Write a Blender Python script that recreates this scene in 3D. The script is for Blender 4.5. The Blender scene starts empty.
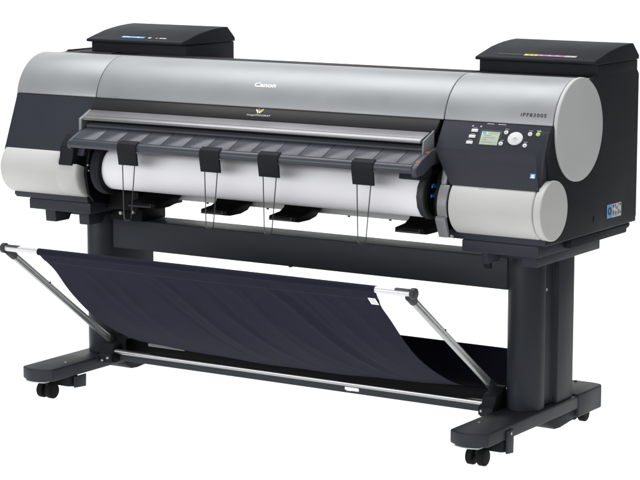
import bpy, bmesh, math, random
from mathutils import Vector, Matrix
random.seed(7)
SC = bpy.context.scene
COL = SC.collection
PI = math.pi

# ------------------------------------------------------------------ materials
def mat(name, color, rough=0.5, metal=0.0, spec=0.5, bump=0.0, bscale=400.0, rvar=0.06, cvar=0.04, coat=0.0, sheen=0.0, emit=None):
    m = bpy.data.materials.new(name)
    m.use_nodes = True
    nt = m.node_tree
    b = nt.nodes['Principled BSDF']
    b.inputs['Metallic'].default_value = metal
    b.inputs['Specular IOR Level'].default_value = spec
    if coat:
        b.inputs['Coat Weight'].default_value = coat
        b.inputs['Coat Roughness'].default_value = 0.15
    if sheen:
        b.inputs['Sheen Weight'].default_value = sheen
        b.inputs['Sheen Roughness'].default_value = 0.4
    tc = nt.nodes.new('ShaderNodeTexCoord')
    big = nt.nodes.new('ShaderNodeTexNoise')
    big.inputs['Scale'].default_value = 6.0
    big.inputs['Detail'].default_value = 5.0
    nt.links.new(tc.outputs['Object'], big.inputs['Vector'])
    # gentle unevenness of the moulding / paint
    cr = nt.nodes.new('ShaderNodeMapRange')
    cr.inputs['From Min'].default_value = 0.3; cr.inputs['From Max'].default_value = 0.7
    cr.inputs['To Min'].default_value = 1.0 - cvar; cr.inputs['To Max'].default_value = 1.0 + cvar
    nt.links.new(big.outputs['Fac'], cr.inputs['Value'])
    mx = nt.nodes.new('ShaderNodeVectorMath'); mx.operation = 'SCALE'
    mx.inputs[0].default_value = color
    nt.links.new(cr.outputs['Result'], mx.inputs['Scale'])
    nt.links.new(mx.outputs['Vector'], b.inputs['Base Color'])
    rr = nt.nodes.new('ShaderNodeMapRange')
    rr.inputs['From Min'].default_value = 0.3; rr.inputs['From Max'].default_value = 0.7
    rr.inputs['To Min'].default_value = max(0.02, rough - rvar); rr.inputs['To Max'].default_value = min(1.0, rough + rvar)
    nt.links.new(big.outputs['Fac'], rr.inputs['Value'])
    nt.links.new(rr.outputs['Result'], b.inputs['Roughness'])
    if bump:
        fn = nt.nodes.new('ShaderNodeTexNoise')
        fn.inputs['Scale'].default_value = bscale
        fn.inputs['Detail'].default_value = 2.0
        nt.links.new(tc.outputs['Object'], fn.inputs['Vector'])
        bp = nt.nodes.new('ShaderNodeBump')
        bp.inputs['Strength'].default_value = bump
        bp.inputs['Distance'].default_value = 0.001
        nt.links.new(fn.outputs['Fac'], bp.inputs['Height'])
        nt.links.new(bp.outputs['Normal'], b.inputs['Normal'])
    if emit:
        b.inputs['Emission Color'].default_value = (*color, 1)
        b.inputs['Emission Strength'].default_value = emit
    return m

M = {
    'silver':    mat('silver_paint', (0.270, 0.282, 0.291), 0.45, 0.28, 0.35, 0.03, 900),
    'silver_flat': mat('silver_plastic', (0.41, 0.42, 0.422), 0.5, 0.0, 0.2, 0.05, 900),
    'front':     mat('slate_plastic', (0.0255, 0.029, 0.0375), 0.5, 0.0, 0.14, 0.10, 1500),
    'tray':      mat('tray_plastic', (0.040, 0.0455, 0.057), 0.36, 0.0, 0.32, 0.08, 1500),
    'black':     mat('black_plastic', (0.015, 0.0165, 0.0195), 0.55, 0.0, 0.07, 0.12, 1200),
    'deep':      mat('black_plastic_and_shade', (0.0045, 0.0045, 0.005), 0.5, 0.0, 0.06, 0.05, 1200),  # near-black; the shadow below the basket is put into it, plain parts share it
    'lid':       mat('lid_plastic', (0.017, 0.019, 0.0225), 0.55, 0.0, 0.05, 0.18, 1300),
    'steel':     mat('painted_steel', (0.0255, 0.0295, 0.035), 0.48, 0.0, 0.12, 0.12, 1100),
    'window':    mat('smoked_window', (0.0205, 0.0198, 0.0218), 0.35, 0.0, 0.07, 0.0, 1, rvar=0.0, cvar=0.01),
    'lightgrey': mat('light_grey_plastic', (0.45, 0.45, 0.445), 0.5, 0.0, 0.3, 0.06, 1200),
    'satin':     mat('satin_aluminium', (0.21, 0.206, 0.218), 0.33, 0.45, 0.5, 0.02, 700),
    'midgrey':   mat('mid_grey_plastic', (0.20, 0.205, 0.215), 0.45, 0.2, 0.3, 0.05, 900),
    'strip':     mat('strip_plastic', (0.085, 0.092, 0.105), 0.4, 0.0, 0.3, 0.05, 900),
    'zinc':      mat('zinc_plate', (0.40, 0.41, 0.395), 0.5, 0.0, 0.4, 0.05, 300),
    'chrome':    mat('bright_rod', (0.38, 0.38, 0.38), 0.3, 1.0, 0.5, 0.0, 1, rvar=0.01, cvar=0.01),
    'alu':       mat('drawn_aluminium', (0.36, 0.37, 0.37), 0.35, 0.8, 0.5, 0.03, 500),
    'whiterod':  mat('anodised_rod', (0.60, 0.60, 0.62), 0.35, 0.4, 0.5, 0.02, 500),
    'paper':     mat('paper', (0.80, 0.80, 0.83), 0.75, 0.0, 0.15, 0.03, 300, cvar=0.008),
    'wire':      mat('wire', (0.06, 0.06, 0.065), 0.35, 0.6, 0.5),
    'rubber':    mat('rubber', (0.005, 0.005, 0.0055), 0.6, 0.0, 0.08, 0.1, 800),
    'white':     mat('white_print', (0.80, 0.80, 0.80), 0.5, 0.0, 0.3),
    'button':    mat('button_plastic', (0.52, 0.53, 0.54), 0.45, 0.0, 0.3),
    'ink':       mat('dark_print', (0.035, 0.036, 0.04), 0.5, 0.0, 0.2),
    'lcd':       mat('lcd', (0.36, 0.43, 0.33), 0.25, 0.0, 0.4),
    'green':     mat('green_led', (0.30, 0.47, 0.06), 0.4),
    'blue':      mat('blue_print', (0.08, 0.34, 0.78), 0.45, 0.0, 0.3),
    'skyblue':   mat('sky_blue_print', (0.12, 0.33, 0.68), 0.45, 0.0, 0.3),
    'yellow':    mat('yellow_print', (0.58, 0.47, 0.05), 0.45, 0.0, 0.3),
    'magenta':   mat('magenta_print', (0.34, 0.10, 0.24), 0.45, 0.0, 0.3),
    'greyprint': mat('grey_print', (0.30, 0.31, 0.32), 0.45, 0.0, 0.3),
    'red':       mat('red_print', (0.42, 0.07, 0.06), 0.45, 0.0, 0.3),
    'lime':      mat('lime_print', (0.26, 0.40, 0.06), 0.45, 0.0, 0.3),
    'orange':    mat('orange_print', (0.30, 0.075, 0.035), 0.45, 0.0, 0.3),
    'pad':       mat('translucent_pad', (0.50, 0.54, 0.51), 0.4, 0.0, 0.4),
    'knob':      mat('blue_knob', (0.03, 0.13, 0.52), 0.35, 0.0, 0.4),
    'floor':     mat('white_sweep', (0.93, 0.93, 0.93), 0.9, 0.0, 0.0, 0.02, 200, cvar=0.004),
}

# sweep made translucent so the added lamps behind it wash out shadows
def acrylic(m):
    nt = m.node_tree
    b = nt.nodes['Principled BSDF']
    out = [n for n in nt.nodes if n.type == 'OUTPUT_MATERIAL'][0]
    tr = nt.nodes.new('ShaderNodeBsdfTranslucent'); tr.inputs['Color'].default_value = (0.95, 0.95, 0.95, 1)
    mix = nt.nodes.new('ShaderNodeMixShader'); mix.inputs[0].default_value = 0.75
    nt.links.new(b.outputs[0], mix.inputs[1]); nt.links.new(tr.outputs[0], mix.inputs[2])
    nt.links.new(mix.outputs[0], out.inputs['Surface'])
acrylic(M['floor'])

# woven cloth
def cloth_mat():
    m = mat('navy_cloth', (0.0140, 0.0140, 0.0255), 0.9, 0.0, 0.08, 0.0, 1, cvar=0.10, sheen=0.0)
    nt = m.node_tree
    b = nt.nodes['Principled BSDF']
    tc = [n for n in nt.nodes if n.type == 'TEX_COORD'][0]
    w1 = nt.nodes.new('ShaderNodeTexWave'); w1.bands_direction = 'X'; w1.inputs['Scale'].default_value = 260
    w2 = nt.nodes.new('ShaderNodeTexWave'); w2.bands_direction = 'Z'; w2.inputs['Scale'].default_value = 260
    ad = nt.nodes.new('ShaderNodeMath'); ad.operation = 'ADD'
    for w in (w1, w2):
        nt.links.new(tc.outputs['Object'], w.inputs['Vector'])
    nt.links.new(w1.outputs['Fac'], ad.inputs[0]); nt.links.new(w2.outputs['Fac'], ad.inputs[1])
    bp = nt.nodes.new('ShaderNodeBump'); bp.inputs['Strength'].default_value = 0.25; bp.inputs['Distance'].default_value = 0.0006
    nt.links.new(ad.outputs[0], bp.inputs['Height'])
    nt.links.new(bp.outputs['Normal'], b.inputs['Normal'])
    return m
M['cloth'] = cloth_mat()

# ------------------------------------------------------------------ mesh helpers
def link(name, bm, m, parent=None, bevel=0.0, seg=2, ang=32, smooth=True):
    bmesh.ops.remove_doubles(bm, verts=bm.verts, dist=1e-6)
    bmesh.ops.recalc_face_normals(bm, faces=bm.faces)
    if bevel:
        ed = [e for e in bm.edges if len(e.link_faces) == 2 and e.calc_face_angle(0) > math.radians(ang)]
        bmesh.ops.bevel(bm, geom=ed, offset=bevel, segments=seg, profile=0.5, affect='EDGES', clamp_overlap=True)
        bmesh.ops.recalc_face_normals(bm, faces=bm.faces)
    me = bpy.data.meshes.new(name)
    bm.to_mesh(me); bm.free()
    if smooth:
        for p in me.polygons: p.use_smooth = True
        me.set_sharp_from_angle(angle=math.radians(38))
    me.materials.append(m)
    o = bpy.data.objects.new(name, me)
    COL.objects.link(o)
    if parent is not None: o.parent = parent
    return o

def BM(): return bmesh.new()

def box(bm, x0, x1, y0, y1, z0, z1):
    v = [bm.verts.new((x, y, z)) for x in (x0, x1) for y in (y0, y1) for z in (z0, z1)]
    for f in ((0,1,3,2),(4,6,7,5),(0,4,5,1),(2,3,7,6),(0,2,6,4),(1,5,7,3)):
        bm.faces.new([v[i] for i in f])
    return bm

def prism(bm, prof, x0, x1, axis='x'):
    """closed profile swept along one axis: x -> profile (y,z); z -> (x,y); y -> (x,z)"""
    def P(a, b, t):
        return {'x': (t, a, b), 'z': (a, b, t), 'y': (a, t, b)}[axis]
    A = [bm.verts.new(P(a, b, x0)) for a, b in prof]
    B = [bm.verts.new(P(a, b, x1)) for a, b in prof]
    n = len(prof)
    bm.faces.new(A); bm.faces.new(B[::-1])
    for i in range(n):
        j = (i+1) % n
        bm.faces.new((A[i], B[i], B[j], A[j]))
    return bm

def arc(cy, cz, r, a0, a1, n=24):
    """angles in degrees; 0 = straight ahead (-y), 90 = up"""
    out = []
    for i in range(n+1):
        a = math.radians(a0 + (a1-a0)*i/n)
        out.append((cy - r*math.cos(a), cz + r*math.sin(a)))
    return out

def disc_x(bm, cy, cz, r, x0, x1, n=64):
    return prism(bm, arc(cy, cz, r, 0, 360-360/n, n-1), x0, x1)

def tube(bm, pts, r, n=12, cap=True):
    pts = [Vector(p) for p in pts]
    rings = []
    up = Vector((0, 0, 1))
    for i, p in enumerate(pts):
        d = (pts[min(i+1, len(pts)-1)] - pts[max(i-1, 0)]).normalized()
        s = d.cross(up)
        if s.length < 1e-3: s = d.cross(Vector((0, 1, 0)))
        s.normalize(); t = s.cross(d)
        rings.append([bm.verts.new(p + s*r*math.cos(2*PI*k/n) + t*r*math.sin(2*PI*k/n)) for k in range(n)])
    for a, b in zip(rings, rings[1:]):
        for k in range(n):
            bm.faces.new((a[k], a[(k+1) % n], b[(k+1) % n], b[k]))
    if cap:
        bm.faces.new(rings[0]); bm.faces.new(rings[-1][::-1])
    return bm

def text_mesh(body, size, width=None, shear=0.0, offset=0.0, spacing=1.0):
    cu = bpy.data.curves.new('lettering', 'FONT')
    cu.body = body; cu.size = size; cu.shear = shear; cu.offset = offset; cu.space_character = spacing
    cu.resolution_u = 4
    o = bpy.data.objects.new('lettering', cu)
    COL.objects.link(o)
    dg = bpy.context.evaluated_depsgraph_get()
    me = bpy.data.meshes.new_from_object(o.evaluated_get(dg))
    bpy.data.objects.remove(o)
    bm = BM(); bm.from_mesh(me); bpy.data.meshes.remove(me)
    xs = [v.co.x for v in bm.verts]; w = max(xs)-min(xs)
    if width:
        k = width/w
        for v in bm.verts: v.co.x = (v.co.x-min(xs))*k
    return bm

def decal(name, bm, fn, m, parent):
    """flat (u,v) drawing laid on a surface by fn(u,v)->(x,y,z); printed, so paper-thin by nature"""
    for v in bm.verts: v.co = Vector(fn(v.co.x, v.co.y))
    me = bpy.data.meshes.new(name); bm.to_mesh(me); bm.free()
    me.materials.append(m)
    o = bpy.data.objects.new(name, me); COL.objects.link(o); o.parent = parent
    return o

def quad(bm, u0, u1, v0, v1, skew=0.0):
    vs = [bm.verts.new((u0, v0, 0)), bm.verts.new((u1, v0, 0)), bm.verts.new((u1+skew, v1, 0)), bm.verts.new((u0+skew, v1, 0))]
    bm.faces.new(vs); return bm

def poly(bm, pts):
    bm.faces.new([bm.verts.new((a, b, 0)) for a, b in pts]); return bm

def ell(bm, u, v, ru, rv, n=24):
    return poly(bm, [(u+ru*math.cos(2*PI*i/n), v+rv*math.sin(2*PI*i/n)) for i in range(n)])

def slope(p0, p1, off):
    """surface along x, running from p0=(y,z) to p1; v measured down from p0"""
    dy, dz = p1[0]-p0[0], p1[1]-p0[1]
    L = math.hypot(dy, dz); dy /= L; dz /= L
    ny, nz = dz, -dy          # outward (towards -y)
    if ny > 0: ny, nz = -ny, -nz
    return lambda u, v: (u, p0[0]+dy*v+ny*off, p0[1]+dz*v+nz*off)

# ------------------------------------------------------------------ the printer
root = bpy.data.objects.new('large_format_printer', None)
COL.objects.link(root)
root['label'] = 'wide silver and black poster printer on a castor stand with navy cloth basket'
root['category'] = 'printer'

CY, CZ, CR = -0.028, 0.922, 0.142
XL, XR = -0.91, 0.951
S1, S2 = -0.597, 0.618

# --- main housing behind everything
bm = BM()
prism(bm, [(-0.03, 1.056), (0.02, 1.062), (0.075, 1.0625), (0.35, 1.020), (0.35, 0.655), (-0.035, 0.655), (-0.035, 0.80), (-0.15, 0.86), (-0.15, 0.93)], -0.60, 0.60)
link('rear_housing', bm, M['black'], root, 0.004)
for s, (xa, xb) in ((-1, (-0.895, -0.601)), (1, (0.601, 0.935))):
    bm = BM()
    prism(bm, [(-0.03, 1.056), (0.02, 1.060), (0.35, 1.060), (0.35, 0.626), (-0.14, 0.626), (-0.10, 0.72), (-0.10, 0.80), (-0.15, 0.86), (-0.15, 0.93)], xa, xb)
    link('end_housing', bm, M['black'], root, 0.004)

# --- side panels (right one is seen)
side_prof = [(-0.205, 0.626), (0.355, 0.626), (0.364, 0.640), (0.364, 1.050), (0.352, 1.064), (0.101, 1.064), (0.08, 1.0645)] + \
            arc(CY, CZ, CR-0.004, 120, 14, 16) + [(-0.188, 0.90), (-0.2015, 0.868), (-0.186, 0.777), (-0.19, 0.77), (-0.205, 0.70)]
bm = BM(); prism(bm, side_prof, 0.936, 0.957)
side_panel = link('side_panel', bm, M['black'], root, 0.004)
bm = BM(); prism(bm, [(y+0.012 if y < -0.1 and z < 0.945 else y, z) for y, z in side_prof], -0.908, -0.896)
side_l = link('side_panel', bm, M['black'], root, 0.004)
# fine part line and latch hole on the visible side panel
bm = BM(); box(bm, 0.9565, 0.958, 0.078, 0.084, 0.655, 0.672)
link('latch_slot', bm, M['deep'], side_panel, 0.0005)

# --- silver covers
def shell(x0, x1, name, a0=9.3):
    o = arc(CY, CZ, CR, a0, 112, 30)
    i = arc(CY, CZ, CR-0.007, 112, a0, 30)
    b = BM()
    prism(b, o + [(0.055, 1.0585), (0.055, 1.0515)] + i, x0, x1)
    return link(name, b, M['silver'], root, 0.0022, 3)
cov_l = shell(XL, S1-0.0012, 'end_cover')
door = shell(S1+0.0012, S2-0.0012, 'top_cover')
cov_r = shell(S2+0.0012, XR, 'end_cover')
# discs that close the silver barrel
bm = BM(); disc_x(bm, CY+0.002, CZ+0.002, CR, 0.9515, 0.964, 96)
link('end_cap', bm, M['silver_flat'], root, 0.004, 3)
bm = BM(); disc_x(bm, CY+0.002, CZ, CR-0.006, -0.918, -0.9105, 96)
link('end_cap', bm, M['silver_flat'], root, 0.003, 3)

# --- lettering on the silver cover
def on_barrel(x0, a0, off=0.0006, lean=0.0):
    def f(u, v):
        a = math.radians(a0) + v/CR
        return (x0+u, CY-(CR+off)*math.cos(a), CZ+(CR+off)*math.sin(a))
    return f
bm = text_mesh('Canon', 0.0200, 0.074, 0.0, 0.0006)
decal('brand_lettering', bm, on_barrel(-0.030, 34.9, 0.0007), M['white'], door)
bm = text_mesh('iPF8300S', 0.0138, 0.077, 0.0, 0.0003, 1.25)
decal('model_lettering', bm, on_barrel(0.852, 18.2, 0.0007), M['ink'], cov_r)

# --- smoked window band under the silver door
W0, W1 = (-0.1665, 0.9445), (-0.1985, 0.9120)
bm = BM(); prism(bm, [W0, W1, (-0.188, 0.906), (-0.156, 0.938)], S1+0.002, S2-0.012)
window = link('front_window', bm, M['window'], root, 0.001)
fw_ = slope(W0, W1, 0.0006)
band = slope((-0.17, 0.949), (-0.20, 0.914), 0)
def on_band(u, v):
    return fw_(u, v-0.002)
bm = BM()
for k, (pts, c) in enumerate((
        ([(0.0065, .024), (0.0035, .019), (-0.003, .012), (-0.005, .008), (0.0, .0095), (0.006, .015)], 'white'),
        ([(0.0075, .023), (0.004, .014), (0.0025, .006), (0.006, .0045), (0.0095, .009), (0.0098, .016)], 'red'),
        ([(0.0125, .024), (0.0115, .016), (0.0145, .008), (0.0205, .005), (0.022, .009), (0.019, .017)], 'lime'),
        ([(0.0105, .0235), (0.0098, .017), (0.0112, .0115), (0.0125, .015), (0.012, .02)], 'white'))):
    b = BM(); poly(b, pts)
    decal('emblem_petal', b, on_band, M[c], window)
bm = text_mesh('imagePROGRAF', 0.009, 0.080, 0.0, 0.0, 1.1)
for v in bm.verts: v.co.y = 0.0325 - v.co.y*0.95
decal('emblem_lettering', bm, lambda u, v: on_band(u-0.027, v), M['button'], window)

# --- slate front panel at left
bm = BM()
prism(bm, [(-0.168, 0.9435), (-0.215, 0.825), (-0.236, 0.772), (-0.20, 0.768), (-0.10, 0.772), (-0.10, 0.94)], XL+0.001, S1+0.0015)
link('front_panel', bm, M['front'], root, 0.0025, 3)
# inner return of that panel, the narrow chrome-like end of the shelf
bm = BM(); prism(bm, [(-0.205, 0.912), (-0.256, 0.888), (-0.256, 0.852), (-0.20, 0.852)], S1+0.002, S1+0.012)
link('shelf_end', bm, M['midgrey'], root, 0.001)
bm = BM(); prism(bm, [(-0.199, 0.917), (-0.257, 0.892), (-0.262, 0.845), (-0.20, 0.845)], S2-0.0165, S2-0.012)
link('shelf_end', bm, M['midgrey'], root, 0.001)

# --- bright shelf under the window, slot and lower strip
bm = BM(); prism(bm, [(-0.1995, 0.911), (-0.248, 0.895), (-0.2525, 0.891), (-0.2525, 0.885), (-0.246, 0.883), (-0.1995, 0.898)], S1+0.0125, S2-0.0265)
link('paper_shelf', bm, M['satin'], root, 0.0012, 3)
bm = BM(); prism(bm, [(-0.205, 0.896), (-0.205, 0.850), (-0.185, 0.850), (-0.185, 0.896)], S1+0.0125, S2-0.0265)
link('slot_back', bm, M['deep'], root)
bm = BM(); prism(bm, [(-0.222, 0.8755), (-0.2425, 0.8685), (-0.2405, 0.8625), (-0.212, 0.868)], S1+0.02, S2-0.0195)
link('slot_strip', bm, M['strip'], root, 0.001)

t = BM(); quad(t, S1+0.02, S2-0.03, 0.0425, 0.0438); decal('shelf_groove', t, slope((-0.1995, 0.911), (-0.248, 0.895), 0.0005), M['ink'], root)
# --- slate control panel at right
PT = ((-0.17, 0.949), (-0.212, 0.872))
panel_prof = [(-0.168, 0.9435), (-0.211, 0.8735), (-0.2135, 0.868), (-0.214, 0.862), (-0.2205, 0.840), (-0.2400, 0.777), (-0.232, 0.772), (-0.12, 0.772), (-0.12, 0.94)]
bm = BM()
xa, xb = 0.618, 0.925
A = [bm.verts.new((xa+(0.062 if z < 0.80 else 0.054 if z < 0.85 else 0.0), y, z)) for y, z in panel_prof]
# right end leans in towards the front like a chamfered cheek
B = [bm.verts.new((xb if 0.85 < z < 0.9 else 0.931 if 0.8 < z < 0.85 else 0.949, y, z)) for y, z in panel_prof]
n = len(A)
bm.faces.new(A); bm.faces.new(B[::-1])
for i in range(n):
    j = (i+1) % n
    bm.faces.new((A[i], B[i], B[j], A[j]))
bmesh.ops.triangulate(bm, faces=[f for f in bm.faces if len(f.verts) > 4])
panel = link('control_panel', bm, M['front'], root, 0.0022, 3)
bm = BM(); prism(bm, [(-0.206, 0.855), (-0.224, 0.778), (-0.14, 0.778), (-0.14, 0.855)], 0.640, 0.668)
link('panel_return', bm, M['front'], panel, 0.002)
# side cheek behind the panel edge
bm = BM(); prism(bm, [(-0.178, 0.93), (-0.206, 0.868), (-0.226, 0.782), (-0.14, 0.782), (-0.14, 0.93)], 0.915, 0.9485)
link('panel_cheek', bm, M['front'], root, 0.002)

on_panel = slope((-0.168, 0.9435), (-0.211, 0.8735), 0.0)
PO = 0.0055    # photo measure starts a little above the panel's own top edge
def panel_pt(off):
    s = slope((-0.168, 0.9435), (-0.211, 0.8735), off)
    return lambda u, v: s(u, v-PO)
def raised(name, draw, h, m, bev=0.0006, parent=panel):
    """a button: outline drawn in panel coordinates, given real height"""
    b = BM(); draw(b)
    r = bmesh.ops.extrude_face_region(b, geom=list(b.faces))
    for g in r['geom']:
        if isinstance(g, bmesh.types.BMVert): g.co.z = h
    lo = panel_pt(-0.0005)
    n_ = Vector(panel_pt(1.0)(0, 0)) - Vector(panel_pt(0.0)(0, 0))
    for v in b.verts:
        z = v.co.z
        v.co = Vector(lo(v.co.x, v.co.y)) + n_*z
    return link(name, b, m, parent, bev, 2)
# screen
raised('screen_bezel', lambda b: quad(b, 0.7405, 0.8085, 0.0265, 0.0735), 0.0012, M['ink'], 0.0005)
lcd = raised('screen', lambda b: quad(b, 0.7465, 0.8015, 0.0325, 0.0712), 0.0019, M['lcd'], 0.0003)
pp = panel_pt(0.0019)
b = BM(); quad(b, 0.7495, 0.7595, 0.0335, 0.0390); decal('screen_icon', b, pp, M['blue'], lcd)
b = BM()
for k, (u0, u1) in enumerate(((0.765, 0.796), (0.752, 0.778), (0.752, 0.790), (0.752, 0.768), (0.752, 0.786))):
    quad(b, u0, u1, 0.0350+0.0068*k, 0.0372+0.0068*k)
decal('screen_text', b, pp, M['greyprint'], lcd)
b = BM(); quad(b, 0.770, 0.777, 0.0680, 0.0705); decal('screen_icon', b, pp, M['yellow'], lcd)
# rectangular keys and lamps on the left
for u, v in ((0.7225, 0.0310), (0.7195, 0.0490), (0.7165, 0.0675)):
    raised('button', lambda b: quad(b, u-0.010, u+0.010, v-0.0045, v+0.0045), 0.0025, M['button'], 0.0008)
    t = BM(); quad(t, u-0.006, u+0.006, v-0.0085, v-0.0070); decal('button_caption', t, panel_pt(0.0004), M['greyprint'], panel)
for u, v in ((0.713, 0.0180), (0.738, 0.0180)):
    raised('indicator_lamp', lambda b: ell(b, u, v, 0.0032, 0.0028, 14), 0.0012, M['greyprint'], 0.0004)
# round keys
raised('dial', lambda b: ell(b, 0.8512, 0.0478, 0.0225, 0.0195, 40), 0.0032, M['button'], 0.0012)
raised('dial_centre', lambda b: ell(b, 0.8512, 0.0478, 0.0075, 0.0065, 24), 0.0042, M['button'], 0.0006)
t = BM()
t2 = text_mesh('OK', 0.006, 0.008)
for v in t2.verts: v.co.y = -v.co.y
decal('dial_mark', t2, lambda u, v: panel_pt(0.0041)(0.8472+u, 0.0498+v), M['ink'], panel)
t.free()
for u, v, c in ((0.8191, 0.0311, 'button'), (0.8120, 0.0650, 'button'), (0.8849, 0.0660, 'button'), (0.8916, 0.0317, 'button'), (0.9155, 0.0308, 'green')):
    raised('button', lambda b: ell(b, u, v, 0.0066, 0.0060, 20), 0.0028, M[c], 0.0008)
    t = BM(); quad(t, u-0.006, u+0.006, v-0.0108, v-0.0093); decal('button_caption', t, panel_pt(0.0004), M['greyprint' if c == 'button' else 'white'], panel)
    if c == 'button':
        t = BM(); poly(t, [(u-0.002, v+0.0018), (u+0.002, v+0.0018), (u, v-0.002)]); decal('button_mark', t, panel_pt(0.0025), M['ink'], panel)
for u0, u1 in ((0.7546, 0.7777), (0.7884, 0.8129)):
    t = BM()
    x = u0
    while x < u1-0.002:
        w = random.uniform(0.0022, 0.004); quad(t, x, min(x+w, u1), 0.0074, 0.0094); x += w+0.0008
    decal('panel_caption', t, panel_pt(0.0004), M['button'], panel)
ES0, ES1, EV0, EV1 = 0.9173, 0.9326, 0.0426, 0.0553
# blue energy sticker on the lower face
lowf = slope((-0.214, 0.862), (-0.2400, 0.777), 0.0006)
t = BM(); quad(t, ES0, ES1, EV0, EV1); decal('energy_sticker', t, lowf, M['skyblue'], panel)
lowf2 = slope((-0.214, 0.862), (-0.2400, 0.777), 0.0010)
t = BM(); quad(t, ES0+0.0018, ES1-0.0018, EV1-0.0040, EV1-0.0012)
ell(t, (ES0+ES1)/2, EV0+0.0055, 0.0042, 0.0030, 14)
decal('sticker_mark', t, lowf2, M['white'], panel)
# moulded line across the lower face
t = BM(); quad(t, 0.676, 0.924, 0.0135, 0.0145); decal('part_line', t, lowf, M['ink'], panel)

# --- ink tank covers on top
lid_top = [(0.0135, 1.0985), (0.0135, 1.1065), (0.040, 1.1135), (0.072, 1.1212), (0.106, 1.1295), (0.145, 1.1355), (0.183, 1.1400), (0.222, 1.1428), (0.261, 1.1440)]
lid_prof = lid_top + [(0.302, 1.1080), (0.302, 1.0965), (0.030, 1.0965)]
base_prof = [(0.043, 1.030), (0.043, 1.084), (0.285, 1.084), (0.285, 1.030)]
def on_lid(off):
    def f(u, v):      # v = metres back from the front lip
        y = 0.019+v*0.967+LDY
        for (y0, z0), (y1, z1) in zip(lid_top[1:], lid_top[2:]):
            if y <= y1:
                return (u, y, z0+(z1-z0)*(y-y0)/(y1-y0)+off)
        return (u, y, 1.144+LDZ)
    return f
lids = []
LDY, LDZ = 0.0504, -0.0041
lid_top = [(y+LDY, z+LDZ) for y, z in lid_top]; lid_prof = [(y+LDY, z+LDZ) for y, z in lid_prof]
base_prof = [(0.092, 1.02), (0.092, 1.0915), (0.350, 1.0915), (0.350, 1.02)]
for x0, x1, e in ((-0.817, -0.443, 0.003), (0.5855, 0.9605, 0.0037)):
    bm = BM(); prism(bm, lid_prof, x0, x1)
    ld = link('ink_cover', bm, M['lid'], root, 0.0022, 3, 25)
    lids.append(ld)
    bm = BM(); prism(bm, base_prof if x0 < 0 else [(y, max(z, 1.058)) for y, z in base_prof], x0-0.001, x1-e)
    link('ink_bay', bm, M['black'], root, 0.002)
    EX = -0.038 if x0 < 0 else -0.0255
    # pale line painted along the lip as its highlight
    t = BM(); quad(t, x0+0.006, x1-0.006, 0.0050, 0.0058); decal('lip_highlight', t, on_lid(0.0006), M['strip'], ld)
# raised black shoulder beside the left cover
bm = BM(); prism(bm, [(0.03, 1.055), (0.045, 1.0632), (0.08, 1.0632), (0.27, 1.050)], -0.83, -0.70)
link('shoulder', bm, M['black'], root, 0.003)
L0, L1 = lids
t = BM(); quad(t, -0.698, -0.610, 0.0205, 0.0335); decal('colour_label', t, on_lid(0.0007), M['skyblue'], L0)
for u0, u1 in ((-0.692, -0.684), (-0.678, -0.670), (-0.638, -0.630)):
    t = BM(); quad(t, u0, u1, 0.0235, 0.0300); decal('label_mark', t, on_lid(0.0011), M['white'], L0)
t = BM(); ell(t, -0.5890, 0.0265, 0.0065, 0.0050, 16); decal('label_mark', t, on_lid(0.0007), M['button'], L0)
for u0, u1, v0, v1 in ((-0.565, -0.557, 0.0235, 0.0275), (-0.5505, -0.540, 0.0230, 0.0300), (-0.538, -0.525, 0.0230, 0.0300)):
    t = BM(); quad(t, u0, u1, v0, v1); decal('label_mark', t, on_lid(0.0007), M['button'], L0)
for u0, u1, c in ((0.6425, 0.7225, 'front'), (0.7265, 0.7685, 'yellow'), (0.7695, 0.849, 'magenta'), (0.850, 0.8885, 'greyprint')):
    t = BM(); quad(t, u0, u1, 0.0200, 0.0335); decal('colour_label', t, on_lid(0.0007), M[c], L1)
for u0 in (0.7745, 0.8005, 0.8245, 0.8585, 0.8735):
    t = BM(); quad(t, u0, u0+0.009, 0.0250, 0.0295); decal('label_mark', t, on_lid(0.0011), M['button'], L1)
for u0 in (0.7385, 0.7525):
    t = BM(); quad(t, u0, u0+0.007, 0.0250, 0.0290); decal('label_mark', t, on_lid(0.0011), M['ink'], L1)

# --- roll holder covers (light grey barrels under the front panels)
RY, RZ, RR = -0.180, 0.7185, 0.0815
def barrel(x0, x1, name, m=None):
    b = BM(); disc_x(b, RY, RZ, RR, x0, x1, 72)
    return link(name, b, m or M['lightgrey'], root, 0.010, 4)
rc_l = barrel(-0.908, -0.676, 'roll_cover')
# lower-front part of the left cover that runs on to the paper roll
bm = BM(); prism(bm, arc(RY, RZ, RR-0.0004, 22, -78, 24) + arc(RY, RZ, RR-0.006, -78, 22, 24), -0.69, -0.612)
link('roll_cover_extension', bm, M['lightgrey'], rc_l, 0.0015)
bm = BM()
rings = []
for k in range(8):
    t = PI/2*k/7
    xk, rk = -0.6122+0.014*math.sin(t), RR-0.0004-0.030*(1-math.cos(t))
    rings.append([bm.verts.new((xk, y, z)) for y, z in arc(RY, RZ, rk, 22, -78, 24)])
for ra, rb in zip(rings, rings[1:]):
    for i in range(24): bm.faces.new((ra[i], ra[i+1], rb[i+1], rb[i]))
bmesh.ops.solidify(bm, geom=list(bm.faces), thickness=0.002)
link('cover_return', bm, M['lightgrey'], rc_l)
b = BM(); disc_x(b, RY, RZ, RR, 0.683, 0.941, 72)
rc_r = link('roll_cover', b, M['lightgrey'], root, 0.006, 4)
bm = BM(); disc_x(bm, RY, RZ, RR+0.0005, 0.9425, 0.966, 72)
link('roll_cover_cap', bm, M['lightgrey'], rc_r, 0.004, 3)
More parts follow.
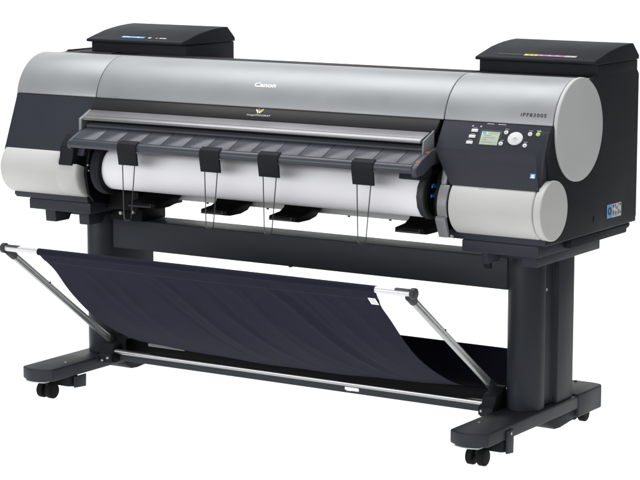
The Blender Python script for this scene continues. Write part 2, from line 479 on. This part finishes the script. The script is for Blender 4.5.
# finger notch on top of the right cover
b = BM()
for i in range(14):
    a0, a1 = PI*(0.04+0.92*i/14), PI*(0.04+0.92*(i+1)/14)
    poly(b, [(0.0150*math.cos(a0), -0.0115*math.sin(a0)), (0.0150*math.cos(a1), -0.0115*math.sin(a1)), (0.0138*math.cos(a1), -0.0104*math.sin(a1)), (0.0138*math.cos(a0), -0.0104*math.sin(a0))])
def notch(u, v):
    a = math.radians(48)+v/RR
    return (0.779+u, RY-(RR+0.0006)*math.cos(a), RZ+(RR+0.0006)*math.sin(a))
decal('finger_mark', b, notch, M['greyprint'], rc_r)
# silver release lever at the inner end
bm = BM()
prism(bm, arc(RY, RZ, RR+0.003, 43, -22, 18) + arc(RY, RZ, RR-0.004, -22, 43, 18), 0.651, 0.6805)
lev = link('release_lever', bm, M['midgrey'], root, 0.002, 3)
bm = BM()
prism(bm, [(-0.262, 0.690), (-0.266, 0.681), (-0.243, 0.630), (-0.236, 0.630), (-0.238, 0.640), (-0.252, 0.690)], 0.647, 0.6775)
link('lever_tab', bm, M['midgrey'], lev, 0.0015, 3)
bm = BM(); prism(bm, [(-0.219, 0.836), (-0.237, 0.775), (-0.20, 0.775), (-0.20, 0.836)], 0.6490, 0.6655)
link('lever_guide', bm, M['midgrey'], root, 0.002)

# --- chassis rails beneath the roll covers
def rails(x0, x1, xs0, xs1, step_l, step_r):
    b = BM(); prism(b, [(-0.205, 0.6475), (-0.208, 0.640), (-0.203, 0.6235), (0.365, 0.6235), (0.365, 0.634), (-0.15, 0.6475)], x0, x1)
    c = link('chassis_rail', b, M['front'], root, 0.002)
    b = BM(); prism(b, [(-0.200, 0.6225), (-0.200, 0.5895), (0.335, 0.5895), (0.335, 0.6225)], xs0, xs1)
    c2 = link('lower_rail', b, M['front'], root, 0.003)
    return c, c2
rl, rl2 = rails(-0.892, -0.606, -0.842, -0.600, 0, 0)
rr_, rr2 = rails(0.655, 0.9545, 0.695, 0.931, 0, 0)
bm = BM(); prism(bm, [(-0.05, 0.6225), (-0.05, 0.5975), (0.304, 0.5975), (0.308, 0.609), (0.324, 0.611), (0.330, 0.6225)], 0.932, 0.9545)
link('rear_skirt', bm, M['black'], root, 0.003)
for xa, xb, y0 in ((-0.838, -0.797, -0.13), (-0.704, -0.664, -0.13), (0.702, 0.722, -0.10)):
    bm = BM(); prism(bm, [(y0, 0.5885), (y0+0.004, 0.541), (y0+0.07, 0.541), (y0+0.10, 0.5885)], xa, xb)
    link('mounting_lug', bm, M['front'], root, 0.002)
bm = BM(); prism(bm, [(-0.118, 0.5885), (-0.118, 0.547), (0.28, 0.547), (0.28, 0.5885)], 0.836, 0.884)
link('mounting_block', bm, M['front'], root, 0.004)
bm = BM(); prism(bm, [(-0.03, 0.5885), (-0.03, 0.552), (0.28, 0.552), (0.28, 0.5885)], 0.702, 0.8355)
link('mounting_block', bm, M['steel'], root, 0.003)
bm = BM(); prism(bm, [(-0.03, 0.5885), (-0.03, 0.552), (0.28, 0.552), (0.28, 0.5885)], -0.830, -0.702)
link('mounting_block', bm, M['steel'], root, 0.003)
bm = BM(); tube(bm, [(0.6685, -0.2045, 0.6300), (0.6685, -0.2105, 0.6300)], 0.0045, 12); link('screw', bm, M['whiterod'], rr_)
# black cheeks beside the paper roll that carry its spindle
for xa, xb in ((-0.594, -0.582), (0.626, 0.642)):
    bm = BM()
    prism(bm, [(-0.225, 0.655), (-0.238, 0.72), (-0.215, 0.80), (-0.16, 0.845), (-0.02, 0.845), (-0.02, 0.622), (-0.12, 0.610), (-0.20, 0.628)], xa, xb)
    link('spindle_cheek', bm, M['deep'], root, 0.003)
bm = BM()
prism(bm, [(-0.22, 0.835), (-0.252, 0.80), (-0.256, 0.768), (-0.264, 0.744), (-0.17, 0.735), (-0.12, 0.80), (-0.12, 0.85)], -0.672, -0.6205)
link('spindle_bracket', bm, M['black'], root, 0.003)
for y, z in ((-0.232, 0.745), (-0.228, 0.728)):
    bm = BM(); disc_x(bm, y, z, 0.0035, -0.5825, -0.5785, 12); link('screw', bm, M['alu'], root)
# metal bottom plate seen under the roll, with its screw heads
bm = BM(); prism(bm, [(-0.052, 0.633), (-0.052, 0.735), (-0.045, 0.735), (-0.045, 0.64), (0.30, 0.645), (0.30, 0.641), (-0.04, 0.633)], -0.597, 0.597)
plate = link('bottom_plate', bm, M['zinc'], root, 0.001)
for x in (-0.43, -0.27, -0.05, 0.105, 0.235, 0.375, 0.44):
    bm = BM(); tube(bm, [(x, -0.047, 0.6345), (x, -0.047, 0.6285)], 0.004, 10); link('screw', bm, M['ink'], plate)
bm = BM(); box(bm, -0.60, -0.47, -0.13, 0.10, 0.60, 0.66); link('inner_bracket', bm, M['deep'], root, 0.004)
bm = BM(); box(bm, 0.50, 0.60, -0.10, 0.05, 0.625, 0.66); link('inner_bracket', bm, M['deep'], root, 0.004)

# --- output guide (grooved slate shelf over the roll)
TX0, TX1 = -0.578, 0.604
FA, FB = (-0.2255, 0.8685), (-0.3130, 0.8325)
body = [FA, FB, (-0.3185, 0.8290), (-0.3215, 0.8235), (-0.3220, 0.8160), (-0.3195, 0.8095), (-0.3130, 0.8065), (-0.30, 0.8090), (-0.25, 0.832), (-0.2255, 0.843)]
bm = BM(); prism(bm, body, TX0, TX1)
guide = link('output_guide', bm, M['tray'], root, 0.0012, 3, 40)
cuts = [TX0+0.003] + [0.5499-0.0797*k for k in range(14, -1, -1) if 0.5499-0.0797*k > TX0+0.02] + [TX1-0.003]
bm = BM()
for a, b_ in zip(cuts, cuts[1:]):
    prism(bm, [(FA[0], FA[1]+0.0004), (FB[0]+0.001, FB[1]+0.0008), (FB[0]+0.001, FB[1]+0.0021), (FA[0], FA[1]+0.0019)], a+0.0009, b_-0.0009)
link('guide_plate', bm, M['tray'], guide, 0.0004, 1, 40)
# end pieces
bm = BM(); prism(bm, [(-0.18, 0.872), (-0.235, 0.866), (-0.29, 0.845), (-0.318, 0.828), (-0.326, 0.815), (-0.319, 0.799), (-0.28, 0.802), (-0.235, 0.822), (-0.18, 0.83)], TX1, TX1+0.016)
link('guide_end', bm, M['tray'], guide, 0.003, 3)
bm = BM(); prism(bm, [(-0.20, 0.868), (-0.235, 0.864), (-0.29, 0.841), (-0.315, 0.828), (-0.322, 0.815), (-0.315, 0.803), (-0.27, 0.808), (-0.20, 0.83)], TX0-0.012, TX0)
link('guide_end', bm, M['tray'], guide, 0.003, 3)
bm = BM(); prism(bm, [(-0.30, 0.806), (-0.305, 0.792), (-0.285, 0.788), (-0.23, 0.80), (-0.22, 0.84)], TX1-0.05, TX1+0.012)
link('guide_latch', bm, M['black'], guide, 0.002)
for y, z in ((-0.298, 0.8402), (-0.272, 0.8508), (-0.248, 0.8608)):
    bm = BM(); prism(bm, [(y-0.004, z-0.0012), (y+0.005, z+0.0026), (y+0.005, z-0.003), (y-0.004, z-0.006)], 0.606, 0.618)
    link('orange_mark', bm, M['orange'], guide)

# --- wire paper guides clipped on the output guide
for xc in (-0.363, -0.0655, 0.1375, 0.4495):
    hw = 0.0345
    bm = BM()
    t0 = [(-0.3050, 0.8385), (-0.3150, 0.8345), (-0.3215, 0.8310), (-0.3248, 0.8250), (-0.3258, 0.8150), (-0.3250, 0.8080)]
    tb = [(y+0.0028, z-0.0022) for y, z in t0]
    prism(bm, [(y-0.001, z+0.0012) for y, z in t0] + [(-0.3185, 0.7675), (-0.3115, 0.7675), (-0.3160, 0.804)] + [(-0.3225, 0.808)] + tb[::-1][1:], xc-hw, xc+hw)
    clip = link('wire_guide', bm, M['black'], root, 0.0012)
    bm = BM()
    r = 0.0016
    z0, zb = 0.770, 0.604
    pts = [(xc-0.0215, -0.3155, z0), (xc-0.0175, -0.3165, zb+0.010), (xc-0.0155, -0.3165, zb+0.002), (xc-0.011, -0.3165, zb),
           (xc+0.002, -0.3165, zb), (xc+0.0065, -0.3165, zb+0.002), (xc+0.0085, -0.3165, zb+0.010), (xc+0.0235, -0.3155, z0)]
    tube(bm, pts, r, 8)
    link('wire', bm, M['wire'], clip)

# --- curved black arms below the roll
for x0, x1 in ((-0.452, -0.352), (-0.182, -0.089), (0.060, 0.153), (0.484, 0.578)):
    bm = BM()
    prof = [(-0.204, 0.6395), (-0.206, 0.6260), (-0.185, 0.6225), (-0.13, 0.6225), (-0.095, 0.629), (-0.068, 0.648), (-0.056, 0.676),
            (-0.112, 0.676), (-0.128, 0.654), (-0.150, 0.6445)]
    prism(bm, prof, x0, x1)
    arm = link('stack_support', bm, M['deep'], root, 0.002)
    bm = BM(); box(bm, x0+0.003, x1-0.012, -0.2085, -0.2035, 0.6275, 0.6315)
    link('arm_edge', bm, M['ink'], arm, 0.001)
    bm = BM(); box(bm, x1-0.016, x1-0.012, -0.2082, -0.203, 0.627, 0.639)
    link('arm_rib', bm, M['ink'], arm, 0.001)

# --- label on the right side panel
sx = 0.9576
def on_side(u, v): return (sx, u, v)
t = BM(); quad(t, 0.1655, 0.201, 0.654, 0.693); decal('side_label', t, on_side, M['blue'] if False else M['skyblue'], side_panel)
t = BM(); quad(t, 0.201, 0.2585, 0.6535, 0.6925); decal('side_label', t, on_side, M['button'], side_panel)
sx = 0.9580
def on_side2(u, v): return (0.9580, u, v)
t = BM()
for k in range(20):       # ring
    a0, a1 = 2*PI*k/20, 2*PI*(k+1)/20
    poly(t, [(0.183+0.0115*math.cos(a0), 0.674+0.0115*math.sin(a0)), (0.183+0.0115*math.cos(a1), 0.674+0.0115*math.sin(a1)),
             (0.183+0.0050*math.cos(a1), 0.674+0.0060*math.sin(a1)), (0.183+0.0050*math.cos(a0), 0.674+0.0060*math.sin(a0))])
# little pictograms: parcels, arrows and tools drawn as solid shapes
for pts in ([(0.2035, 0.690), (0.2115, 0.690), (0.2115, 0.6835), (0.2035, 0.680)], [(0.2035, 0.672), (0.2060, 0.676), (0.2105, 0.668), (0.2075, 0.657), (0.2040, 0.660)],
            [(0.2175, 0.6885), (0.2235, 0.6900), (0.2215, 0.6800), (0.2180, 0.6790)], [(0.2260, 0.6790), (0.2330, 0.6850), (0.2330, 0.6765), (0.2270, 0.6745)],
            [(0.2160, 0.6700), (0.2220, 0.6700), (0.2205, 0.6570), (0.2170, 0.6570)], [(0.2270, 0.6690), (0.2300, 0.6690), (0.2300, 0.6565), (0.2270, 0.6565)],
            [(0.2375, 0.6905), (0.2430, 0.6905), (0.2400, 0.6800)], [(0.2480, 0.6900), (0.2555, 0.6910), (0.2545, 0.6850), (0.2490, 0.6800)],
            [(0.2360, 0.6730), (0.2405, 0.6760), (0.2425, 0.6600), (0.2380, 0.6570)], [(0.2470, 0.6720), (0.2540, 0.6650), (0.2530, 0.6590), (0.2480, 0.6610)]):
    poly(t, pts)
decal('label_drawing', t, on_side2, M['ink'], side_panel)

# ------------------------------------------------------------------ stand
def mirror(bm, s):
    if s < 0:
        for v in bm.verts: v.co.x = -v.co.x
    return bm

def leg(s):
    # column: bowed front post, recessed web, rear post -- one plan outline
    pl = []
    for i in range(11):
        t = i/10
        pl.append((0.709+0.104*t, 0.062-0.052*math.sin(PI*(0.06+0.88*t))**0.8))
    pl += [(0.813, 0.082), (0.797, 0.086), (0.797, 0.157), (0.813, 0.161)]
    for i in range(9):
        t = i/8
        pl.append((0.813-0.104*t, 0.262+0.014*math.sin(PI*t)))
    b = BM(); prism(b, pl, 0.1045, 0.5515, 'z'); mirror(b, s)
    L = link('stand_leg', b, M['steel'], root, 0.0025, 2, 50)
    # screw on the web
    b = BM(); tube(b, [(0.796, 0.112, 0.4445), (0.8, 0.112, 0.4445)], 0.0045, 12); mirror(b, s); link('screw', b, M['alu'], L)
    # foot
    fp = []
    for i in range(13):
        t = i/12
        fp.append((0.703+0.119*t, -0.270-0.026*math.sin(PI*t)))
    fp += [(0.822, 0.284), (0.703, 0.284)]
    b = BM(); prism(b, fp, 0.0655, 0.1045, 'z'); mirror(b, s)
    foot = link('foot', b, M['steel'], L, 0.005, 3, 40)
    # rear end cap of the foot
    rp = [(0.8235, 0.281), (0.8235, 0.435), (0.815, 0.452), (0.79, 0.459), (0.735, 0.459), (0.710, 0.452), (0.7015, 0.435), (0.7015, 0.281)]
    b = BM(); prism(b, rp, 0.040, 0.109, 'z'); mirror(b, s)
    link('foot_cap', b, M['steel'], L, 0.005, 3, 35)
    b = BM(); tube(b, [(0.735, 0.44, 0.108), (0.735, 0.44, 0.1115)], 0.005, 12); mirror(b, s); link('screw', b, M['ink'], L)
    # pale pad strip under the front edge
    pp_ = [(x_, y_-0.0008) for x_, y_ in fp[2:11]] + [(0.806, -0.20), (0.72, -0.20)]
    b = BM(); prism(b, pp_, 0.0622, 0.0648, 'z'); mirror(b, s)
    link('foot_pad', b, M['pad'], L, 0.001)
    # front castor housing and its bracket
    b = BM(); prism(b, [(-0.185, 0.064), (-0.185, 0.034), (-0.14, 0.026), (-0.135, 0.064)], 0.712, 0.818, 'x'); mirror(b, s)
    link('castor_housing', b, M['black'], L, 0.003)
    b = BM(); prism(b, [(-0.170, 0.092), (-0.170, 0.028), (-0.132, 0.024), (-0.130, 0.092)], 0.8225, 0.8285) if s > 0 else \
        prism(b, [(-0.166, 0.064), (-0.166, 0.028), (-0.110, 0.024), (-0.108, 0.064)], 0.700, 0.706)
    mirror(b, s)
    link('castor_bracket', b, M['steel'], L, 0.0015)
    b = BM(); tube(b, [(0.828, -0.151, 0.083), (0.8315, -0.151, 0.083)], 0.004, 12); mirror(b, s); link('screw', b, M['alu'], L)
    b = BM(); tube(b, [(0.737, -0.165, 0.1035), (0.737, -0.165, 0.1065)], 0.004, 12); mirror(b, s); link('screw', b, M['alu'], L)
    # rear castor housing
    b = BM(); prism(b, [(0.10, 0.065), (0.125, 0.044), (0.15, 0.031), (0.18, 0.029), (0.262, 0.036), (0.276, 0.042), (0.276, 0.065)], 0.716, 0.816); mirror(b, s)
    link('castor_housing', b, M['black'], L, 0.004)
    # twin wheels
    for yc in (-0.222, 0.402):
        for xo in (-0.0175, 0.0175):
            b = BM()
            disc_x(b, yc, 0.0248, 0.0248, 0.764+xo-0.0105, 0.764+xo+0.0105, 28)
            mirror(b, s)
            w = link('castor_wheel', b, M['rubber'], L, 0.004, 3)
        b = BM(); tube(b, [(0.764-0.012, yc, 0.0248), (0.764+0.012, yc, 0.0248)], 0.007, 12)
        prism(b, [(yc-0.006, 0.030), (yc+0.028, 0.032), (yc+0.028, 0.064), (yc-0.004, 0.064)], 0.758, 0.770); mirror(b, s)
        link('castor_fork', b, M['black'], L, 0.001)
    return L

legs = [leg(-1), leg(1)]
# rear castor seen at the end of the right foot
# --- beams between the legs
bm = BM(); box(bm, -0.7085, 0.7085, 0.046, 0.156, 0.4440, 0.5385)
beam = link('cross_beam', bm, M['steel'], root, 0.004, 3)
bm = BM(); tube(bm, [(-0.05, 0.075, 0.4445), (-0.05, 0.075, 0.437)], 0.006, 12); link('screw', bm, M['ink'], beam)
for xx in (0.645,):
    bm = BM(); box(bm, xx-0.011, xx+0.011, 0.040, 0.0455, 0.502, 0.53); link('beam_tab', bm, M['black'], beam, 0.002)
for xx, zz in ((-0.653, 0.563), (-0.605, 0.569)):
    bm = BM(); tube(bm, [(xx, 0.025, zz), (xx, 0.015, zz)], 0.0055, 14); link('screw', bm, M['whiterod'] if xx < -0.62 else M['zinc'], beam)
bm = BM(); box(bm, -0.701, -0.575, 0.026, 0.15, 0.5395, 0.589); link('beam_bracket', bm, M['deep'], beam, 0.003)
bm = BM(); box(bm, -0.7025, 0.7025, 0.0045, 0.040, 0.0905, 0.1175)
low = link('lower_stretcher', bm, M['steel'], root, 0.002)
t = BM()
vs = [(0.190, 0.1085), (0.236, 0.1085), (0.239, 0.1065), (0.239, 0.0995), (0.236, 0.0985), (0.214, 0.0985), (0.211, 0.0975), (0.196, 0.0975), (0.194, 0.0995), (0.190, 0.100)]
poly(t, vs)
decal('white_label', t, lambda u, v: (u, 0.0038, v), M['white'], low)
bm = BM(); prism(bm, [(-0.7025, 0.090), (0.7025, 0.090)] + [(0.7025-1.405*i/24, 0.1385-0.0125*math.sin(PI*max(0.0, min(1.0, (0.7025-1.405*i/24+0.58)/1.2)))) for i in range(25)], 0.100, 0.125, 'y')  # black strip put in as the shade below the basket cloth
link('basket_shade_strip', bm, M['deep'], root, 0.002)
bm = BM(); tube(bm, [(-0.664, -0.0055, 0.1215), (0.672, -0.0055, 0.1215)], 0.0082, 20)
link('lower_rod', bm, M['chrome'], root)
bm = BM(); tube(bm, [(-0.590, 0.075, 0.1375), (-0.450, 0.075, 0.1375)], 0.006, 16)
link('rear_rod', bm, M['midgrey'], root)

# ------------------------------------------------------------------ catch basket
BX0, BX1 = -0.556, 0.602
prof = [(-0.500, 0.5135), (-0.470, 0.482), (-0.424, 0.437), (-0.353, 0.366), (-0.262, 0.291), (-0.147, 0.2225), (-0.031, 0.171), (0.060, 0.148),
        (0.130, 0.141), (0.185, 0.149), (0.222, 0.172), (0.243, 0.200), (0.252, 0.228)]
def sample(t):
    n = len(prof)-1
    f = t*n; i = min(int(f), n-1); f -= i
    p = [Vector(prof[max(0, min(n, i+k))]) for k in (-1, 0, 1, 2)]
    a = 2*p[1]; b_ = p[2]-p[0]; c = 2*p[0]-5*p[1]+4*p[2]-p[3]; d = -p[0]+3*p[1]-3*p[2]+p[3]
    return 0.5*(a+b_*f+c*f*f+d*f*f*f)
NX, NT = 220, 110
bm = BM()
G = []
def creases(x, s):
    """soft diagonal pulls in the cloth, x along the width, s = 0 rod .. 1 rear"""
    h = 0.0
    for x0, k, w, amp, s0, s1 in ((-0.20, 0.50, 0.016, 0.0040, 0.06, 0.50), (-0.05, 0.46, 0.013, -0.0030, 0.05, 0.40), (0.06, 0.42, 0.020, 0.0034, 0.04, 0.44),
                                  (0.20, 0.48, 0.012, 0.0048, 0.04, 0.52), (0.235, 0.48, 0.013, -0.0042, 0.04, 0.50), (0.34, 0.40, 0.016, 0.0034, 0.05, 0.42),
                                  (0.44, 0.34, 0.014, 0.0028, 0.05, 0.36), (-0.38, 0.30, 0.022, 0.0028, 0.10, 0.45), (-0.12, 0.62, 0.018, 0.0036, 0.18, 0.55),
                                  (-0.50, 0.25, 0.03, 0.002, 0.1, 0.5), (0.02, 0.7, 0.02, 0.003, 0.2, 0.55), (0.10, 0.30, 0.008, 0.0030, 0.06, 0.30), (0.30, 0.34, 0.007, -0.0030, 0.05, 0.34),
                                  (0.385, 0.30, 0.008, 0.0028, 0.05, 0.30), (-0.28, 0.55, 0.012, -0.0030, 0.12, 0.52), (-0.46, 0.36, 0.014, 0.0026, 0.08, 0.40)):
        d = (x - (x0 + k*s))/w
        env = max(0.0, min(1.0, (s-s0)/0.08))*max(0.0, min(1.0, (s1-s)/0.18))
        h += 0.85*amp*math.exp(-d*d)*env
    return h
for j in range(NT+1):
    s = j/NT
    p = sample(s); q = sample(min(1, s+0.01)); q0 = sample(max(0, s-0.01))
    tv = (q-q0).normalized(); nrm = Vector((-tv.y, tv.x))
    if nrm.x > 0: nrm = -nrm
    row = []
    pull = 0.010*math.sin(PI*min(1.0, s/0.75)) if s < 0.75 else 0.0
    pull += 0.008*math.exp(-((s-0.13)/0.06)**2)
    pull -= 0.07*max(0.0, min(1.0, (s-0.55)/0.10))
    for i in range(NX+1):
        u = i/NX
        x = BX0+pull + (BX1-BX0-2*pull)*u
        sag = 0.010*math.sin(PI*u)*math.sin(PI*min(1, s*1.6))
        sm = lambda a_, b2, v_: (lambda q_: q_*q_*(3-2*q_))(max(0.0, min(1.0, (v_-a_)/(b2-a_))))
        sag += 0.012*math.sin(PI*u)*sm(0.25, 0.5, s)*(1-sm(0.75, 0.97, s))
        h = creases(x, s) + 0.0010*math.sin(23*x+7*s)*math.sin(PI*s)
        hem = 0.0020*(1.0 if s < 0.072 else 0.0)
        row.append(bm.verts.new((x, p.x+nrm.x*(h+hem), p.y+nrm.y*(h+hem)-sag)))
    G.append(row)
for j in range(NT):
    for i in range(NX):
        bm.faces.new((G[j][i], G[j][i+1], G[j+1][i+1], G[j+1][i]))
# thickness
bmesh.ops.recalc_face_normals(bm, faces=bm.faces)
bmesh.ops.solidify(bm, geom=list(bm.faces), thickness=0.0016)
# sleeve round the rod
R0 = 0.0106
ring_prev = None
for i in range(2):
    x = (BX0, BX1)[i]
    ring = [bm.verts.new((x, -0.500+R0*math.cos(2*PI*k/20), 0.5185+R0*math.sin(2*PI*k/20))) for k in range(20)]
    if ring_prev:
        for k in range(20): bm.faces.new((ring_prev[k], ring_prev[(k+1) % 20], ring[(k+1) % 20], ring[k]))
    ring_prev = ring
basket = link('catch_basket', bm, M['cloth'], root)
bm = BM(); tube(bm, [(-0.684, -0.500, 0.5185), (0.716, -0.500, 0.5185)], 0.0092, 20)
link('front_rod', bm, M['whiterod'], basket)
for s, xe in ((-1, -0.684), (1, 0.716)):
    bm = BM(); tube(bm, [(xe-0.004*s, -0.5, 0.5185), (xe+0.010*s, -0.5, 0.5185)], 0.0155, 24)
    link('rod_cap', bm, M['ink'], basket, 0.002)
    bm = BM()
    xc = xe-0.030*s
    prism(bm, arc(-0.5, 0.5185, 0.0118, 40, 200, 14) + arc(-0.5, 0.5185, 0.0095, 200, 40, 14), xc-0.022, xc+0.022)
    link('rod_clamp', bm, M['ink'], basket, 0.0006)
    # joint below the rod, then the strut running back down to the stand
    bm = BM()
    a = Vector((xe-0.012*s, -0.495, 0.507)); d = Vector((xe*0.985, -0.006, 0.150))
    if s < 0: d = Vector((-0.690, 0.010, 0.150))
    else: d = Vector((0.700, -0.030, 0.182))
    dr = (d-a).normalized()
    tube(bm, [a-dr*0.006, a+dr*0.028], 0.0125, 16)
    link('strut_joint', bm, M['ink'], basket, 0.003)
    # flat-sided extrusion
    bm = BM()
    side = Vector((1, 0, 0)); nn = dr.cross(side).normalized()
    pr = [(-0.0062, -0.0095), (0.0062, -0.0095), (0.0062, -0.0016), (0.0048, -0.0010), (0.0048, 0.0010), (0.0062, 0.0016), (0.0062, 0.0095), (-0.0062, 0.0095)]
    A = [bm.verts.new(a+dr*0.02+side*p_+nn*q_) for p_, q_ in pr]; B = [bm.verts.new(d+side*p_+nn*q_) for p_, q_ in pr]
    bm.faces.new(A); bm.faces.new(B[::-1])
    for i in range(8): bm.faces.new((A[i], A[(i+1) % 8], B[(i+1) % 8], B[i]))
    st = link('strut', bm, M['alu'], basket, 0.001)
    bm = BM(); m_ = a+dr*0.22
    tube(bm, [m_-nn*0.0095+side*0.0045, m_-nn*0.0085+side*0.0075], 0.003, 10); link('screw', bm, M['ink'], basket)
    # pivot bracket on the inner side of the foot
    bm = BM()
    xi = 0.690*s
    tube(bm, [d-dr*0.018, d+dr*0.022], 0.0145, 10)
    link('pivot_joint', bm, M['black'], basket, 0.002)
    bm = BM(); x0, x1 = sorted((0.664*s, 0.7080*s))
    prism(bm, [(-0.033, 0.086), (-0.033, 0.112), (-0.018, 0.128), (-0.012, 0.146), (0.014, 0.152), (0.030, 0.166), (0.052, 0.166), (0.052, 0.086)], x0, x1)
    link('pivot_bracket', bm, M['black'], basket, 0.004)
    bm = BM(); x0, x1 = sorted((0.655*s, 0.664*s))
    prism(bm, [(-0.022, 0.088), (-0.022, 0.108), (0.02, 0.140), (0.02, 0.088)], x0, x1)
    link('bracket_plate', bm, M['deep'], basket, 0.001)
    for xx, zz in ((0.672, 0.104), (0.694, 0.094)):
        bm = BM(); tube(bm, [(xx*s, -0.034, zz), (xx*s, -0.0385, zz)], 0.0035, 10); link('screw', bm, M['zinc'], basket)
bm = BM()
def on_hem(u, v):
    p = sample(0.071+v); q = sample(0.081); tv = (q-p).normalized(); nrm = Vector((-tv.y, tv.x))
    if nrm.x > 0: nrm = -nrm
    return (u, p.x+nrm.x*0.0030, p.y+nrm.y*0.0030)
k_ = BX0+0.02
while k_ < BX1-0.02:
    quad(bm, k_, k_+0.0045, -0.0008, 0.0008); k_ += 0.0062
decal('hem_stitching', bm, lambda u, v: tuple(Vector(on_hem(u, v))-Vector((0, 0, 0.010*math.sin(PI*(u-BX0)/(BX1-BX0))*math.sin(PI*0.071*1.6)))), M['steel'], basket)
# white care tag sewn to the hem
bm = BM()
def on_cloth(u, v):
    s = v; p = sample(s); q = sample(s+0.01); tv = (q-p).normalized(); nrm = Vector((-tv.y, tv.x))
    if nrm.x > 0: nrm = -nrm
    return (u, p.x+nrm.x*0.0035, p.y+nrm.y*0.0035)
quad(bm, 0.566, 0.590, 0.060, 0.105)
decal('care_tag', bm, on_cloth, M['white'], basket)
bm = BM()
for k in range(3): quad(bm, 0.570, 0.586 - 0.004*(k % 2), 0.070+0.011*k, 0.074+0.011*k)
decal('tag_print', bm, lambda u, v: tuple(Vector(on_cloth(u, v))+Vector((0, -0.0004, 0))), M['greyprint'], basket)

# ------------------------------------------------------------------ the roll of paper
roll = bpy.data.objects.new('paper_roll', None); COL.objects.link(roll); roll.location = (0, 0, 0)
roll['label'] = 'thick white roll of printing paper held on a black spindle under the grooved output shelf'
roll['category'] = 'paper roll'
PY, PZ, PR = -0.187, 0.7360, 0.0635
bm = BM()
n = 96
ringL, ringR = [], []
disc_x(bm, PY, PZ, PR, -0.515, 0.580, n)
link('paper', bm, M['paper'], roll, 0.0015)
bm = BM(); disc_x(bm, PY, PZ, 0.080, -0.548, -0.5155, 48); link('flange', bm, M['black'], roll, 0.004)
bm = BM(); disc_x(bm, PY, PZ, 0.068, 0.5805, 0.601, 14); f_ = link('flange', bm, M['ink'], roll, 0.002)
bm = BM(); disc_x(bm, PY, PZ, 0.058, 0.6015, 0.609, 40); link('hub', bm, M['deep'], f_, 0.003)
bm = BM(); tube(bm, [(-0.60, PY, PZ), (0.648, PY, PZ)], 0.016, 20); link('spindle', bm, M['midgrey'], roll)
bm = BM()
prism(bm, arc(PY-0.022, PZ+0.022, 0.013, 10, 170, 12) + arc(PY-0.022, PZ+0.022, 0.006, 170, 10, 12), 0.609, 0.614)
link('lock_lever', bm, M['knob'], f_, 0.001)
bm = BM(); box(bm, 0.609, 0.614, PY-0.038, PY-0.018, PZ-0.002, PZ+0.006); link('lock_lever', bm, M['knob'], f_, 0.001)

# ------------------------------------------------------------------ white studio sweep
YAW, PITCH = 0.5709, -0.1563
fwd = Vector((-math.sin(YAW), math.cos(YAW), 0)); rgt = Vector((math.cos(YAW), math.sin(YAW), 0))
def sweep():
    b = BM()
    pr = [(-1.45, 0.0), (-0.8, 0), (0, 0), (1.2, 0), (2.2, 0.0)]
    Rr = 1.3
    for i in range(1, 17):
        a = PI/2*i/16
        pr.append((2.2+Rr*math.sin(a), Rr-Rr*math.cos(a)))
    pr += [(2.2+Rr, 2.0), (2.2+Rr, 2.6)]
    prev = None
    for d, z in pr:
        row = [b.verts.new(tuple(fwd*d+rgt*w+Vector((0, 0, z)))) for w in (-3.4, -1.7, 0, 1.7, 3.4)]
        if prev:
            for i in range(4): b.faces.new((prev[i], prev[i+1], row[i+1], row[i]))
        prev = row
    o = link('floor', b, M['floor'])
    o['kind'] = 'structure'
    o['label'] = 'seamless white studio floor sweeping up into a white backdrop'
sweep()

# ------------------------------------------------------------------ lamps
def area(name, loc, target, sx, sy, power, color=(1, 1, 1), spread=180):
    l = bpy.data.lights.new(name, 'AREA'); l.shape = 'RECTANGLE'; l.size = sx; l.size_y = sy
    l.energy = power; l.color = color; l.spread = math.radians(spread)
    o = bpy.data.objects.new(name, l); COL.objects.link(o)
    o.location = loc
    d = Vector(target)-Vector(loc)
    o.rotation_euler = d.to_track_quat('-Z', 'Y').to_euler()
    return o
# lamps added below and behind the translucent sweep, so no shadow shows on it
area('added_floor_lamp', tuple(fwd*0.3+Vector((0, 0, -1.2))), tuple(fwd*0.3+Vector((0, 0, 2))), 9.5, 8.0, 400)
area('added_backdrop_lamp', tuple(fwd*4.7+Vector((0, 0, 1.2))), tuple(Vector((0, 0, 1.2))), 9.5, 5.0, 232)
area('overhead_softbox', (0.0, 0.0, 3.3), (0, 0.0, 0), 5.0, 1.6, 150)
area('front_softbox', (-0.9, -6.8, 1.75), (0, 0, 0.8), 9.0, 1.9, 375)

w = bpy.data.worlds.new('World'); SC.world = w; w.use_nodes = True
w.node_tree.nodes['Background'].inputs[0].default_value = (1, 1, 1, 1)
w.node_tree.nodes['Background'].inputs[1].default_value = 0.18

# ------------------------------------------------------------------ camera
cam = bpy.data.cameras.new('camera'); co = bpy.data.objects.new('camera', cam); COL.objects.link(co)
cam.sensor_width = 36.0; cam.lens = 2229.1/640*36
cam.clip_end = 200
fw3 = Vector((-math.sin(YAW)*math.cos(PITCH), math.cos(YAW)*math.cos(PITCH), math.sin(PITCH)))
up3 = rgt.cross(fw3)
co.matrix_world = Matrix(((rgt.x, up3.x, -fw3.x, 3.6311), (rgt.y, up3.y, -fw3.y, -5.4909), (rgt.z, up3.z, -fw3.z, 1.5717), (0, 0, 0, 1)))
SC.camera = co
SC.view_settings.view_transform = 'Standard'
SC.view_settings.look = 'None'
SC.view_settings.exposure = 0.0
SC.view_settings.gamma = 1.0
SC.render.engine = 'CYCLES'
SC.cycles.max_bounces = 8
